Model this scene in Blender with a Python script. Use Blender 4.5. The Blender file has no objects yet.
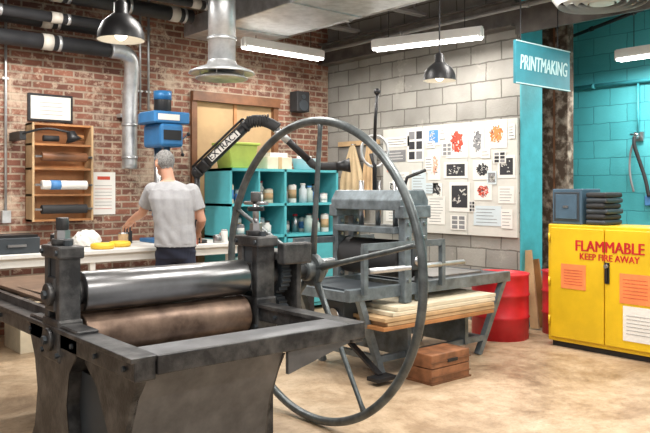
import bpy, bmesh, math, random, time
from mathutils import Vector, Matrix
random.seed(7)
R = math.radians
scene = bpy.context.scene

# ------------------------------------------------------------ materials
def newmat(name):
    m = bpy.data.materials.new(name); m.use_nodes = True
    nt = m.node_tree; bs = nt.nodes['Principled BSDF']
    return m, nt, bs

def mat(name, col, rough=.5, metal=0, var=.12, scale=6, bump=0, col2=None, lo=.35, hi=.65):
    m, nt, bs = newmat(name)
    N = nt.nodes; L = nt.links
    tc = N.new('ShaderNodeTexCoord'); nz = N.new('ShaderNodeTexNoise')
    nz.inputs['Scale'].default_value = scale; nz.inputs['Detail'].default_value = 8; nz.inputs['Roughness'].default_value = .6
    L.new(tc.outputs['Object'], nz.inputs['Vector'])
    cr = N.new('ShaderNodeValToRGB')
    c = Vector(col)
    a = c * (1 - var); b = Vector(col2) if col2 else c * (1 + var)
    cr.color_ramp.elements[0].position = lo; cr.color_ramp.elements[1].position = hi
    cr.color_ramp.elements[0].color = (*a, 1); cr.color_ramp.elements[1].color = (*[min(1, v) for v in b], 1)
    L.new(nz.outputs['Fac'], cr.inputs['Fac']); L.new(cr.outputs['Color'], bs.inputs['Base Color'])
    bs.inputs['Roughness'].default_value = rough; bs.inputs['Metallic'].default_value = metal
    if bump:
        bp = N.new('ShaderNodeBump'); bp.inputs['Strength'].default_value = bump; bp.inputs['Distance'].default_value = .01
        n2 = N.new('ShaderNodeTexNoise'); n2.inputs['Scale'].default_value = scale * 8
        L.new(tc.outputs['Object'], n2.inputs['Vector'])
        L.new(n2.outputs['Fac'], bp.inputs['Height']); L.new(bp.outputs['Normal'], bs.inputs['Normal'])
    return m

def emis(name, col, s):
    m, nt, bs = newmat(name)
    bs.inputs['Base Color'].default_value = (*col, 1)
    bs.inputs['Emission Color'].default_value = (*col, 1); bs.inputs['Emission Strength'].default_value = s
    return m

def brickmat(name, horiz, bw, rh, mort, c1, c2, cm, patch=None, patchamt=.55, rough=.85, bump=.6, vari=.5, patch2=None):
    m, nt, bs = newmat(name); N = nt.nodes; L = nt.links
    tc = N.new('ShaderNodeTexCoord'); sp = N.new('ShaderNodeSeparateXYZ'); cb = N.new('ShaderNodeCombineXYZ')
    L.new(tc.outputs['Object'], sp.inputs[0])
    L.new(sp.outputs[horiz], cb.inputs[0]); L.new(sp.outputs['Z'], cb.inputs[1])
    nd = N.new('ShaderNodeTexNoise'); nd.inputs['Scale'].default_value = 9; L.new(tc.outputs['Object'], nd.inputs['Vector'])
    vm = N.new('ShaderNodeVectorMath'); vm.operation = 'MULTIPLY_ADD'
    vm.inputs[1].default_value = (rh * .12,) * 3
    L.new(nd.outputs['Color'], vm.inputs[0]); L.new(cb.outputs[0], vm.inputs[2])
    br = N.new('ShaderNodeTexBrick')
    br.inputs['Scale'].default_value = 1; br.inputs['Brick Width'].default_value = bw; br.inputs['Row Height'].default_value = rh
    br.inputs['Mortar Size'].default_value = mort; br.inputs['Mortar Smooth'].default_value = .3
    br.inputs['Color1'].default_value = (*c1, 1); br.inputs['Color2'].default_value = (*c2, 1); br.inputs['Mortar'].default_value = (*cm, 1)
    L.new(vm.outputs[0], br.inputs['Vector'])
    n1 = N.new('ShaderNodeTexNoise'); n1.inputs['Scale'].default_value = 3; n1.inputs['Detail'].default_value = 8
    L.new(tc.outputs['Object'], n1.inputs['Vector'])
    mx = N.new('ShaderNodeMixRGB'); mx.blend_type = 'MULTIPLY'; mx.inputs[0].default_value = vari
    rp = N.new('ShaderNodeValToRGB'); rp.color_ramp.elements[0].position = .3; rp.color_ramp.elements[1].position = .65
    rp.color_ramp.elements[0].color = (.35, .32, .3, 1)
    L.new(n1.outputs['Fac'], rp.inputs[0]); L.new(br.outputs['Color'], mx.inputs[1]); L.new(rp.outputs[0], mx.inputs[2])
    out = mx.outputs[0]
    for pc, sc, pa, w in ((patch, 2.2, patchamt, .10), (patch2, 11, .54, .06)):
        if not pc: continue
        n3 = N.new('ShaderNodeTexNoise'); n3.inputs['Scale'].default_value = sc; n3.inputs['Detail'].default_value = 12; n3.inputs['Roughness'].default_value = .78
        L.new(tc.outputs['Object'], n3.inputs['Vector'])
        r3 = N.new('ShaderNodeValToRGB'); r3.color_ramp.elements[0].position = pa; r3.color_ramp.elements[1].position = pa + w
        r3.color_ramp.elements[1].color = (.8, .8, .8, 1)
        L.new(n3.outputs['Fac'], r3.inputs[0])
        m3 = N.new('ShaderNodeMixRGB'); m3.inputs[2].default_value = (*pc, 1)
        L.new(r3.outputs[0], m3.inputs[0]); L.new(out, m3.inputs[1]); out = m3.outputs[0]
    L.new(out, bs.inputs['Base Color'])
    bp = N.new('ShaderNodeBump'); bp.inputs['Strength'].default_value = bump; bp.inputs['Distance'].default_value = .015; bp.invert = True
    ad = N.new('ShaderNodeMath'); ad.operation = 'MULTIPLY_ADD'; ad.inputs[1].default_value = .5
    n4 = N.new('ShaderNodeTexNoise'); n4.inputs['Scale'].default_value = 40; L.new(tc.outputs['Object'], n4.inputs['Vector'])
    L.new(n4.outputs['Fac'], ad.inputs[0]); L.new(br.outputs['Fac'], ad.inputs[2])
    L.new(ad.outputs[0], bp.inputs['Height']); L.new(bp.outputs['Normal'], bs.inputs['Normal'])
    bs.inputs['Roughness'].default_value = rough
    return m

M = {}
M['brick'] = brickmat('old_brick', 'X', .21, .072, .011, (.34, .135, .085), (.17, .07, .05), (.42, .33, .25), patch=(.58, .46, .35), patchamt=.52, patch2=(.52, .39, .29), vari=.65)
M['block'] = brickmat('grey_block', 'Y', .40, .20, .009, (.36, .345, .315), (.27, .26, .24), (.15, .14, .125), vari=.35, bump=.5, patch=(.42, .40, .36), patchamt=.58)
M['tealblock'] = brickmat('teal_block', 'Y', .40, .20, .006, (.07, .42, .48), (.09, .48, .54), (.04, .27, .32), vari=.2, bump=.4, rough=.5)
M['tealpaint'] = mat('teal_wall_paint', (.06, .38, .45), .5, bump=.2)
M['white'] = mat('white_paint', (.74, .73, .70), .5, var=.04)
M['board'] = mat('pin_board', (.60, .585, .54), .7, var=.05)
M['paper'] = mat('paper', (.76, .74, .70), .8, var=.03)
M['paperblue'] = mat('paper_blue', (.58, .66, .70), .8, var=.03)
M['ink'] = mat('ink_black', (.03, .03, .035), .7)
M['inkgrey'] = mat('ink_grey', (.22, .22, .23), .8)
M['red'] = mat('print_red', (.55, .07, .04), .7)
M['orange'] = mat('print_orange', (.82, .24, .07), .7)
M['pink'] = mat('print_pink', (.75, .38, .27), .7)
M['blue'] = mat('print_blue', (.08, .25, .55), .6)
M['presspaint'] = mat('press_grey_paint', (.060, .060, .063), .38, .45, var=.4, scale=9, bump=.12, col2=(.13, .127, .125), lo=.42, hi=.68)
M['wheelpaint'] = mat('wheel_grey_paint', (.11, .125, .13), .36, .45, var=.35, scale=12, bump=.06)
M['roller'] = mat('roller_steel', (.23, .23, .235), .30, .95, var=.3, scale=3)
M['rust'] = mat('rusty_roller', (.14, .085, .06), .42, .5, var=.4, scale=6, col2=(.30, .205, .15))
M['bedsteel'] = mat('bed_steel', (.22, .145, .10), .4, .5, var=.3, scale=4)
M['apron'] = mat('apron_sheet', (.14, .142, .15), .42, .5, var=.3, scale=5, bump=.05)
M['blackm'] = mat('black_metal', (.018, .018, .02), .4, .3)
M['blackr'] = mat('black_rubber', (.02, .02, .022), .7)
M['steel'] = mat('bright_steel', (.45, .45, .46), .3, .95)
M['galv'] = mat('galvanised', (.54, .55, .56), .38, .75, var=.2, scale=8)
M['bluegrey'] = mat('blue_grey_paint', (.15, .18, .20), .42, .3, var=.35, bump=.06, scale=9)
M['bgdark'] = mat('dark_blue_grey', (.05, .06, .07), .5, .3)
M['yellow'] = mat('yellow_paint', (.72, .46, .012), .40, 0, var=.10, scale=3, bump=.05)
M['redpaint'] = mat('red_paint', (.52, .012, .02), .4, 0, var=.15)
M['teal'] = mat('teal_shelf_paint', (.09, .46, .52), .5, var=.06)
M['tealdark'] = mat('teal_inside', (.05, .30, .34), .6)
M['signteal'] = mat('sign_teal', (.03, .22, .28), .6, var=.1)
M['signtxt'] = mat('sign_letters', (.50, .70, .72), .6)
M['wood'] = mat('wood_orange', (.42, .19, .07), .5, var=.25, scale=4)
M['woodl'] = mat('wood_light', (.52, .35, .19), .6, var=.2, scale=4)
M['woodd'] = mat('wood_dark', (.17, .07, .03), .5, var=.3, scale=5)
M['crate'] = mat('crate_wood', (.24, .10, .045), .5, var=.4, scale=9)
M['cream'] = mat('cream_board', (.68, .60, .45), .6, var=.1)
M['ply'] = mat('plywood', (.44, .29, .15), .7, var=.2, scale=2)
M['cloth'] = mat('cream_cloth', (.58, .44, .27), .9, var=.1)
M['skin'] = mat('skin', (.50, .26, .175), .5, var=.06)
M['hair'] = mat('grey_hair', (.21, .205, .20), .85, var=.45, scale=70, bump=.6)
M['shirt'] = mat('grey_tshirt', (.34, .34, .355), .9, var=.08, scale=14, bump=.25)
M['pants'] = mat('navy_trousers', (.012, .016, .035), .85)
M['shoe'] = mat('shoe', (.03, .03, .03), .6)
M['drillblue'] = mat('drill_blue', (.03, .17, .40), .4, .1)
M['green'] = mat('green_plastic', (.36, .46, .08), .5)
M['glass'] = mat('jar', (.45, .55, .52), .15, 0)
M['pipeblack'] = mat('pipe_insulation_black', (.022, .022, .025), .55, 0, var=.3)
M['pipecream'] = mat('pipe_band', (.55, .51, .45), .6)
M['rustcol'] = mat('peeling_post', (.11, .065, .04), .8, 0, var=.4, scale=9, col2=(.38, .31, .25), bump=.5, lo=.46, hi=.66)
M['deck'] = mat('roof_deck', (.26, .255, .25), .7)
M['joist'] = mat('joist_paint', (.30, .295, .29), .6, .2)
M['beam'] = mat('beam_paint', (.13, .115, .105), .6, .2, var=.3)
M['tape'] = mat('yellow_tape', (.78, .50, .04), .5)
M['tube'] = emis('lamp_tube', (1, .98, .94), 9)
M['bulb'] = emis('bulb', (1, .88, .68), 5)
M['bin'] = mat('slate_bin', (.06, .11, .16), .5)

m, nt, bs = newmat('stained_concrete'); N = nt.nodes; L = nt.links
tc = N.new('ShaderNodeTexCoord')
n1 = N.new('ShaderNodeTexNoise'); n1.inputs['Scale'].default_value = 1.2; n1.inputs['Detail'].default_value = 13; n1.inputs['Roughness'].default_value = .74; n1.inputs['Distortion'].default_value = .9
n2 = N.new('ShaderNodeTexNoise'); n2.inputs['Scale'].default_value = 5; n2.inputs['Detail'].default_value = 13; n2.inputs['Roughness'].default_value = .8
n3 = N.new('ShaderNodeTexNoise'); n3.inputs['Scale'].default_value = 22; n3.inputs['Detail'].default_value = 8; n3.inputs['Roughness'].default_value = .7
for n in (n1, n2, n3): L.new(tc.outputs['Object'], n.inputs['Vector'])
r1 = N.new('ShaderNodeValToRGB'); e = r1.color_ramp.elements
e[0].position = .34; e[0].color = (.27, .18, .11, 1); e[1].position = .68; e[1].color = (.62, .50, .365, 1)
x = e.new(.45); x.color = (.43, .31, .20, 1); x = e.new(.54); x.color = (.53, .40, .27, 1)
L.new(n1.outputs['Fac'], r1.inputs[0])
r2 = N.new('ShaderNodeValToRGB'); r2.color_ramp.elements[0].position = .40; r2.color_ramp.elements[0].color = (.5, .43, .36, 1); r2.color_ramp.elements[1].position = .56
L.new(n2.outputs['Fac'], r2.inputs[0])
mx = N.new('ShaderNodeMixRGB'); mx.blend_type = 'MULTIPLY'; mx.inputs[0].default_value = .6
L.new(r1.outputs[0], mx.inputs[1]); L.new(r2.outputs[0], mx.inputs[2])
r4 = N.new('ShaderNodeValToRGB'); r4.color_ramp.elements[0].position = .30; r4.color_ramp.elements[0].color = (.3, .25, .2, 1); r4.color_ramp.elements[1].position = .44
L.new(n3.outputs['Fac'], r4.inputs[0])
mx2 = N.new('ShaderNodeMixRGB'); mx2.blend_type = 'MULTIPLY'; mx2.inputs[0].default_value = .5
L.new(mx.outputs[0], mx2.inputs[1]); L.new(r4.outputs[0], mx2.inputs[2]); L.new(mx2.outputs[0], bs.inputs['Base Color'])
rr = N.new('ShaderNodeMapRange'); rr.inputs['To Min'].default_value = .25; rr.inputs['To Max'].default_value = .6
L.new(n2.outputs['Fac'], rr.inputs[0]); L.new(rr.outputs[0], bs.inputs['Roughness'])
M['floor'] = m

# ------------------------------------------------------------ builder
class B:
    def __init__(s, name):
        s.name = name; s.V = []; s.F = []; s.MI = []; s.SM = []; s.mats = []
    def mi(s, k):
        if k not in s.mats: s.mats.append(k)
        return s.mats.index(k)
    def merge(s, t, k, smooth=False, mtx=None):
        if mtx is not None: t.transform(mtx)
        i = s.mi(k)
        bmesh.ops.recalc_face_normals(t, faces=t.faces[:])
        t.verts.index_update(); o = len(s.V)
        s.V += [v.co.to_tuple() for v in t.verts]
        for f in t.faces:
            s.F.append([v.index + o for v in f.verts]); s.MI.append(i)
            s.SM.append(bool(smooth is True or (smooth == 'quads' and len(f.verts) == 4)))
        t.free()
    def box(s, c, d, k, rot=None, bev=0):
        t = bmesh.new(); bmesh.ops.create_cube(t, size=1)
        t.transform(Matrix.Diagonal((*d, 1)))
        if bev: bmesh.ops.bevel(t, geom=list(t.edges), offset=bev, segments=2, affect='EDGES', profile=.5)
        mt = Matrix.Translation(c)
        if rot is not None: mt = mt @ rot
        s.merge(t, k, False, mt)
    def bx(s, a, b, k, bev=0):
        a = Vector(a); b = Vector(b)
        s.box((a + b) / 2, [abs(v) for v in (b - a)], k, None, bev)
    def bar(s, p, q, w, h, k, bev=0, up=(0, 0, 1)):
        p = Vector(p); q = Vector(q); d = q - p; z = d.normalized(); u = Vector(up)
        if abs(z.dot(u)) > .99: u = Vector((0, 1, 0))
        x = u.cross(z).normalized(); y = z.cross(x)
        rot = Matrix((x, y, z)).transposed().to_4x4()
        s.box((p + q) / 2, (w, h, d.length), k, rot, bev)
    def cyl(s, p, q, r, k, r2=None, seg=24, bev=0):
        p = Vector(p); q = Vector(q); d = q - p
        t = bmesh.new()
        bmesh.ops.create_cone(t, cap_ends=True, segments=seg, radius1=r, radius2=r if r2 is None else r2, depth=d.length)
        if bev:
            ed = [e for e in t.edges if any(len(f.verts) > 4 for f in e.link_faces)]
            bmesh.ops.bevel(t, geom=ed, offset=bev, segments=2, affect='EDGES', profile=.5)
        rot = Vector((0, 0, 1)).rotation_difference(d.normalized()).to_matrix().to_4x4()
        s.merge(t, k, 'quads' if seg > 8 else False, Matrix.Translation((p + q) / 2) @ rot)
    def lathe(s, prof, c, k, axis=(0, 0, 1), seg=32):
        t = bmesh.new(); rings = []
        for r, z in prof:
            rings.append([t.verts.new((max(r, .0005) * math.cos(2 * math.pi * i / seg), max(r, .0005) * math.sin(2 * math.pi * i / seg), z)) for i in range(seg)])
        for a, b in zip(rings, rings[1:]):
            for i in range(seg):
                t.faces.new((a[i], a[(i + 1) % seg], b[(i + 1) % seg], b[i]))
        rot = Vector((0, 0, 1)).rotation_difference(Vector(axis).normalized()).to_matrix().to_4x4()
        s.merge(t, k, True, Matrix.Translation(c) @ rot)
    def tube(s, pts, rad, k, seg=12, smooth=0):
        pts = [Vector(p) for p in pts]
        if not hasattr(rad, '__len__'): rad = [rad] * len(pts)
        rad = list(rad)
        for _ in range(smooth):
            np_, nr = [pts[0]], [rad[0]]
            for i in range(len(pts) - 1):
                np_ += [pts[i].lerp(pts[i + 1], .25), pts[i].lerp(pts[i + 1], .75)]
                nr += [rad[i] * .75 + rad[i + 1] * .25, rad[i] * .25 + rad[i + 1] * .75]
            np_.append(pts[-1]); nr.append(rad[-1]); pts, rad = np_, nr
        t = bmesh.new(); rings = []; x = None
        for i, p in enumerate(pts):
            d = (pts[min(i + 1, len(pts) - 1)] - pts[max(i - 1, 0)]).normalized()
            if x is None:
                x = d.orthogonal().normalized()
            else:
                x = (x - d * x.dot(d)).normalized()
            y = d.cross(x)
            rings.append([t.verts.new(p + (x * math.cos(2 * math.pi * j / seg) + y * math.sin(2 * math.pi * j / seg)) * rad[i]) for j in range(seg)])
        for a, b in zip(rings, rings[1:]):
            for j in range(seg): t.faces.new((a[j], a[(j + 1) % seg], b[(j + 1) % seg], b[j]))
        t.faces.new(rings[0][::-1]); t.faces.new(rings[-1])
        s.merge(t, k, 'quads')
    def prism(s, poly, axis, a, b, k, bev=0, smooth=False):
        t = bmesh.new()
        def P(u, v, w):
            return {'X': (w, u, v), 'Y': (u, w, v), 'Z': (u, v, w)}[axis]
        A = [t.verts.new(P(u, v, a)) for u, v in poly]; Bv = [t.verts.new(P(u, v, b)) for u, v in poly]
        t.faces.new(A); t.faces.new(Bv[::-1])
        n = len(poly)
        for i in range(n): t.faces.new((A[i], A[(i + 1) % n], Bv[(i + 1) % n], Bv[i]))
        if bev: bmesh.ops.bevel(t, geom=list(t.edges), offset=bev, segments=1, affect='EDGES')
        s.merge(t, k, 'quads' if smooth else False)
    def torus(s, c, Rr, r, k, axis=(1, 0, 0), seg=96, ms=12, flat=1.0):
        t = bmesh.new(); rings = []
        for i in range(seg):
            a = 2 * math.pi * i / seg
            rings.append([t.verts.new(((Rr + r * math.cos(b)) * math.cos(a), (Rr + r * math.cos(b)) * math.sin(a), r * flat * math.sin(b))) for b in [2 * math.pi * j / ms for j in range(ms)]])
        for i in range(seg):
            A = rings[i]; C = rings[(i + 1) % seg]
            for j in range(ms): t.faces.new((A[j], C[j], C[(j + 1) % ms], A[(j + 1) % ms]))
        rot = Vector((0, 0, 1)).rotation_difference(Vector(axis).normalized()).to_matrix().to_4x4()
        s.merge(t, k, True, Matrix.Translation(c) @ rot)
    def ball(s, c, d, k, rot=None, seg=24):
        t = bmesh.new(); bmesh.ops.create_uvsphere(t, u_segments=seg, v_segments=seg // 2, radius=1)
        t.transform(Matrix.Diagonal((*d, 1)))
        mt = Matrix.Translation(c)
        if rot is not None: mt = mt @ rot
        s.merge(t, k, True, mt)
    def sheet(s, fn, nu, nv, k):
        t = bmesh.new(); rows = [[t.verts.new(fn(i / nu, j / nv)) for i in range(nu + 1)] for j in range(nv + 1)]
        for a, c in zip(rows, rows[1:]):
            for i in range(nu): t.faces.new((a[i], a[i + 1], c[i + 1], c[i]))
        s.merge(t, k, True)
    def text(s, txt, size, mtx, k, ext=.002, shear=0, sx=1, bold=0):
        cu = bpy.data.curves.new('tx', 'FONT'); cu.body = txt; cu.size = size; cu.extrude = ext
        cu.align_x = 'CENTER'; cu.align_y = 'CENTER'; cu.shear = shear; cu.resolution_u = 3
        ob = bpy.data.objects.new('tx', cu); me = ob.to_mesh().copy()
        bpy.data.objects.remove(ob)
        for dx in ((-bold, bold) if bold else (0,)):
            t = bmesh.new(); t.from_mesh(me)
            s.merge(t, k, False, mtx @ Matrix.Diagonal((sx, 1, 1, 1)) @ Matrix.Translation((dx, 0, dx * .1)))
        bpy.data.meshes.remove(me)
    def done(s):
        me = bpy.data.meshes.new(s.name); me.from_pydata(s.V, [], s.F)
        me.polygons.foreach_set('material_index', s.MI); me.polygons.foreach_set('use_smooth', s.SM); me.update()
        for k in s.mats: me.materials.append(M[k])
        ob = bpy.data.objects.new(s.name, me); scene.collection.objects.link(ob)
        return ob

TW = Matrix.Rotation(R(90), 4, 'X')
TWX = Matrix.Rotation(R(-90), 4, 'Z') @ Matrix.Rotation(R(90), 4, 'X')
CZ = 3.75
LK = .66   # lamp power factor

# ------------------------------------------------------------ room shell
b = B('floor'); b.bx((-4, -3, -.1), (9.5, 7.8, 0), 'floor'); b.done()
b = B('wall_back')
b.bx((-4, 7.4, 0), (4.25, 7.8, CZ), 'brick'); b.bx((5.4, 7.4, 0), (6.9, 7.8, CZ), 'brick'); b.bx((4.25, 7.4, 2.5), (5.4, 7.8, CZ), 'brick')
b.done()
b = B('door_1'); b.bx((4.25, 7.42, 0), (5.4, 7.46, 2.5), 'ply')
b.bx((4.20, 7.33, 2.46), (5.45, 7.42, 2.57), 'woodd'); b.bx((4.2, 7.36, 0), (4.27, 7.42, 2.46), 'woodd'); b.bx((5.37, 7.36, 0), (5.44, 7.42, 2.46), 'woodd')
b.bx((4.8, 7.40, 0), (4.84, 7.42, 2.46), 'wood'); b.done()
b = B('wall_right'); b.bx((6.3, 4.36, 0), (6.68, 7.4, CZ), 'block'); b.bx((6.302, 4.345, 0), (6.68, 4.36, CZ), 'tealpaint'); b.done()
b = B('wall_far_right'); b.bx((7.8, -3, 0), (8.0, 5.6, CZ), 'tealblock'); b.done()
b = B('wall_annex'); b.bx((6.68, 5.5, 0), (7.8, 5.6, CZ), 'tealpaint'); b.done()
b = B('ceiling')
b.bx((-4, -3, CZ), (9.5, 7.8, CZ + .06), 'deck')
y = -3
while y < 7.6:
    b.bx((-4, y, CZ - .04), (9.5, y + .1, CZ), 'deck'); y += .22
b.done()
b = B('trim_1')
b.bx((6.12, 4.34, 3.08), (6.29, 7.39, 3.10), 'beam'); b.bx((6.19, 4.34, 3.10), (6.22, 7.39, 3.34), 'beam'); b.bx((6.12, 4.34, 3.34), (6.29, 7.39, 3.36), 'beam')
b.bx((6.12, -3, 3.28), (6.29, 4.34, 3.30), 'beam'); b.bx((6.19, -3, 3.0), (6.22, 4.34, 3.28), 'beam'); b.done()

for y in (6.6, 5.5, 4.4, 3.3, 2.2):
    b = B('roof_joist')
    for dy in (-.03, .03):
        b.bx((-2, y + dy - .02, 3.68), (6.1, y + dy + .02, 3.71), 'joist')
        b.bx((-2, y + dy - .02, 3.38), (6.1, y + dy + .02, 3.41), 'joist')
    x = -2; up = False
    while x < 5.9:
        b.cyl((x, y, 3.4 if not up else 3.7), (x + .25, y, 3.7 if not up else 3.4), .011, 'joist', seg=6); x += .25; up = not up
    b.done()

b = B('peeling_post')
b.bx((6.9, 4.18, 0), (7.02, 4.5, CZ - .05), 'rustcol', .008); b.bx((6.88, 4.16, 0), (7.04, 4.52, .12), 'rustcol', .01); b.bx((6.895, 4.33, .12), (6.9, 4.35, CZ - .1), 'woodd'); b.done()

def fixture(p, q, power, w=.16):
    p = Vector(p); q = Vector(q); d = (q - p); n = d.normalized(); s_ = Vector((-n.y, n.x, 0))
    b = B('fluorescent_light')
    b.bar(p + Vector((0, 0, .06)), q + Vector((0, 0, .06)), .05, .1, 'white', up=(0, 0, 1))
    for sg in (-1, 1):
        a = s_ * w * .5 * sg
        b.bar(p + a * .6 + Vector((0, 0, .045)), q + a * .6 + Vector((0, 0, .045)), .012, .1, 'white')
        b.cyl(p + a * .5 + n * .02, q + a * .5 - n * .02, .018, 'tube', seg=12)
    for t in (.15, .85):
        c = p.lerp(q, t); b.cyl(c + Vector((0, 0, .08)), Vector((c.x, c.y, 3.13 if 3.9 < c.x < 4.95 else CZ - .05)), .004, 'blackm', seg=6)
    b.done()
    la = bpy.data.lights.new('tube_light', 'AREA'); la.shape = 'RECTANGLE'; la.size = d.length; la.size_y = w; la.energy = power * LK; la.color = (1, .96, .90)
    lo = bpy.data.objects.new('tube_light', la); scene.collection.objects.link(lo)
    lo.location = (p + q) / 2 - Vector((0, 0, .03)); lo.rotation_euler = (0, 0, math.atan2(d.y, d.x))
fixture((4.38, 6.57, 2.98), (5.52, 6.6, 2.98), 52)
fixture((5.48, 5.67, 2.95), (5.85, 4.49, 2.95), 55)
fixture((7.26, 3.82, 2.79), (7.26, 2.6, 2.79), 75)
fixture((1.6, 6.1, 3.2), (2.8, 6.1, 3.2), 95)  # this and the fixtures below are out of view, added to brighten the room
fixture((2.4, 2.2, 3.2), (3.6, 2.2, 3.2), 100)
fixture((5.2, .9, 3.2), (5.2, 2.1, 3.2), 100)
fixture((0.2, 3.0, 3.2), (1.4, 3.0, 3.2), 85)
fixture((.6, .2, 3.2), (1.8, .2, 3.2), 100)
fixture((2.5, 4.6, 3.2), (3.7, 4.6, 3.2), 85)
fixture((5.02, 2.6, 3.2), (5.02, 3.8, 3.2), 60)

# ------------------------------------------------------------ etching press
b = B('etching_press')
def sideframe(x0, x1, slim=False):
    if slim:
        b.bx((x0, 3.32, 0), (x1, 3.60, .8), 'presspaint', .006)
    else:
        prof = [(2.98, .0), (3.86, .0), (3.86, .06), (3.74, .12), (3.64, .26), (3.60, .45), (3.64, .60), (3.72, .70), (3.72, .8), (3.1, .8), (3.1, .70), (3.2, .60), (3.23, .45), (3.19, .26), (3.08, .12), (2.98, .06)]
        b.prism(prof, 'X', x0, x1, 'presspaint', .006)
    b.bx((x0, 3.31, .80), (x1, 3.365, 1.12), 'presspaint', .006); b.bx((x0, 3.455, .80), (x1, 3.51, 1.12), 'presspaint', .006)
    b.bx((x0 - .012, 3.29, 1.10), (x1 + .012, 3.53, 1.16), 'presspaint', .01)
    b.bx((x0 - .008, 3.36, .85), (x1 + .008, 3.46, 1.01), 'presspaint', .008)
    b.bx((x0 + .01, 3.37, 1.01), (x1 - .01, 3.45, 1.10), 'bgdark')
    b.bx((x0 - .01, 3.30, .62), (x1 + .01, 3.52, .82), 'presspaint', .012)
    for z in (.93, .72):
        b.cyl((x0 - .03, 3.41, z), (x0, 3.41, z), .055, 'presspaint', bev=.006); b.cyl((x0 - .045, 3.41, z), (x0 - .03, 3.41, z), .022, 'bgdark', seg=6)
    for yy in (3.315, 3.505):
        for z in (1.13, .66): b.cyl((x0 - .022, yy - .003, z), (x0, yy - .003, z), .013, 'bgdark', seg=6)
    for yy in (3.34, 3.48):
        b.cyl(((x0 + x1) / 2, yy, 1.16), ((x0 + x1) / 2, yy, 1.185), .02, 'bgdark', seg=6)
sideframe(1.20, 1.30); sideframe(2.30, 2.42, True)
for xm, top in ((1.25, 1.29), (2.36, 1.41)):
    b.cyl((xm, 3.41, 1.16), (xm, 3.41, 1.19), .05, 'presspaint', bev=.005)
    b.cyl((xm, 3.41, 1.19), (xm, 3.41, 1.23), .036, 'steel', seg=6)
    b.cyl((xm, 3.41, 1.23), (xm, 3.41, top - .05), .018, 'steel')
    b.cyl((xm, 3.41, top - .06), (xm, 3.41, top), .03, 'presspaint', bev=.006)
b.cyl((2.36, 3.41, 1.30), (2.36, 3.41, 1.325), .048, 'blackm', bev=.005)
b.cyl((2.36, 3.30, 1.345), (2.36, 3.52, 1.345), .011, 'steel')
b.cyl((1.335, 3.41, .93), (2.265, 3.41, .93), .097, 'roller', seg=64, bev=.006)
b.cyl((1.28, 3.41, .93), (2.78, 3.41, .93), .035, 'steel')
b.cyl((1.31, 3.41, .93), (1.335, 3.41, .93), .06, 'presspaint'); b.cyl((2.265, 3.41, .93), (2.29, 3.41, .93), .06, 'presspaint')
b.cyl((1.335, 3.41, .72), (2.265, 3.41, .72), .105, 'rust', seg=64, bev=.006)
b.cyl((1.28, 3.41, .72), (2.5, 3.41, .72), .03, 'steel')
def gear(x0, x1, y, z, r, n, k):
    poly = []
    for i in range(n * 4):
        a = 2 * math.pi * i / (n * 4); rr = r if i % 4 < 2 else r * .9
        poly.append((y + rr * math.cos(a), z + rr * math.sin(a)))
    b.prism(poly, 'X', x0, x1, k)
gear(2.47, 2.53, 3.41, .93, .115, 22, 'bgdark'); gear(2.47, 2.53, 3.41, .725, .09, 18, 'bgdark')
b.cyl((2.42, 3.41, .93), (2.47, 3.41, .93), .075, 'presspaint', bev=.008)
b.bx((2.55, 3.27, .62), (2.585, 3.55, 1.06), 'presspaint', .01)
b.bx((2.42, 3.26, 1.02), (2.585, 3.56, 1.07), 'presspaint', .012)
b.cyl((2.585, 3.41, .93), (2.64, 3.41, .93), .065, 'presspaint', bev=.008)
b.bx((2.42, 3.22, 1.0), (2.62, 3.29, 1.12), 'presspaint', .01)
for x0, x1 in ((1.2, 1.29), (2.31, 2.38)):
    b.bx((x0, 2.53, .69), (x1, 5.0, .775), 'presspaint', .008)
    b.bx((x0 - .015, 2.53, .765), (x1 + .01, 5.0, .785), 'presspaint', .003)
    b.bx((x0 + .01, 4.9, 0), (x1 - .01, 4.99, .69), 'presspaint')
    for yy in (2.62, 2.9, 3.15, 3.7, 4.2, 4.7): b.cyl((x0 - .012, yy, .73), (x0, yy, .73), .012, 'bgdark', seg=6)
b.bx((1.29, 2.52, .71), (2.38, 2.545, .785), 'presspaint', .004)
b.bx((1.29, 2.54, .772), (2.31, 2.72, .784), 'apron', .002)
b.prism([(2.72, .784), (2.72, .774), (2.80, .735), (3.0, .67), (3.30, .62), (3.30, .63), (3.0, .68), (2.80, .745)], 'X', 1.29, 2.31, 'apron')
b.bx((1.29, 4.95, .69), (2.31, 5.0, .785), 'presspaint', .004)
for yy in (3.9, 4.3, 4.7):
    b.cyl((1.29, yy, .735), (2.31, yy, .735), .025, 'steel')
b.bx((1.31, 3.42, .826), (2.29, 4.98, .845), 'bedsteel', .003)
for x0 in (1.26, 2.24): b.bx((x0, 3.6, .785), (x0 + .03, 4.98, .826), 'presspaint')
cur = [(2.56, .765), (2.58, .70), (2.63, .60), (2.69, .46), (2.72, .32), (2.74, .16), (2.74, .02)]
def curf(v):
    f = v * 6; i = min(5, int(f)); r = f - i
    return cur[i][0] * (1 - r) + cur[i + 1][0] * r, cur[i][1] * (1 - r) + cur[i + 1][1] * r
b.sheet(lambda u, v: (1.255 + .68 * u, *curf(v)), 2, 24, 'apron')
b.prism([(2.58, .69), (2.63, .60), (2.69, .46), (2.72, .32), (2.74, .16), (2.74, .02), (3.35, .02), (3.35, .60), (3.0, .64)], 'X', 1.935, 1.945, 'presspaint')
b.prism([(2.56, .69), (2.58, .66), (2.63, .60), (2.69, .46), (2.72, .32), (2.74, .16), (2.74, .02), (2.82, .02), (2.82, .2), (2.86, .42), (2.97, .58), (3.1, .66), (3.1, .69)], 'X', 1.235, 1.265, 'presspaint')
b.bx((1.262, 2.85, .02), (1.27, 3.3, .60), 'bgdark')
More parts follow.
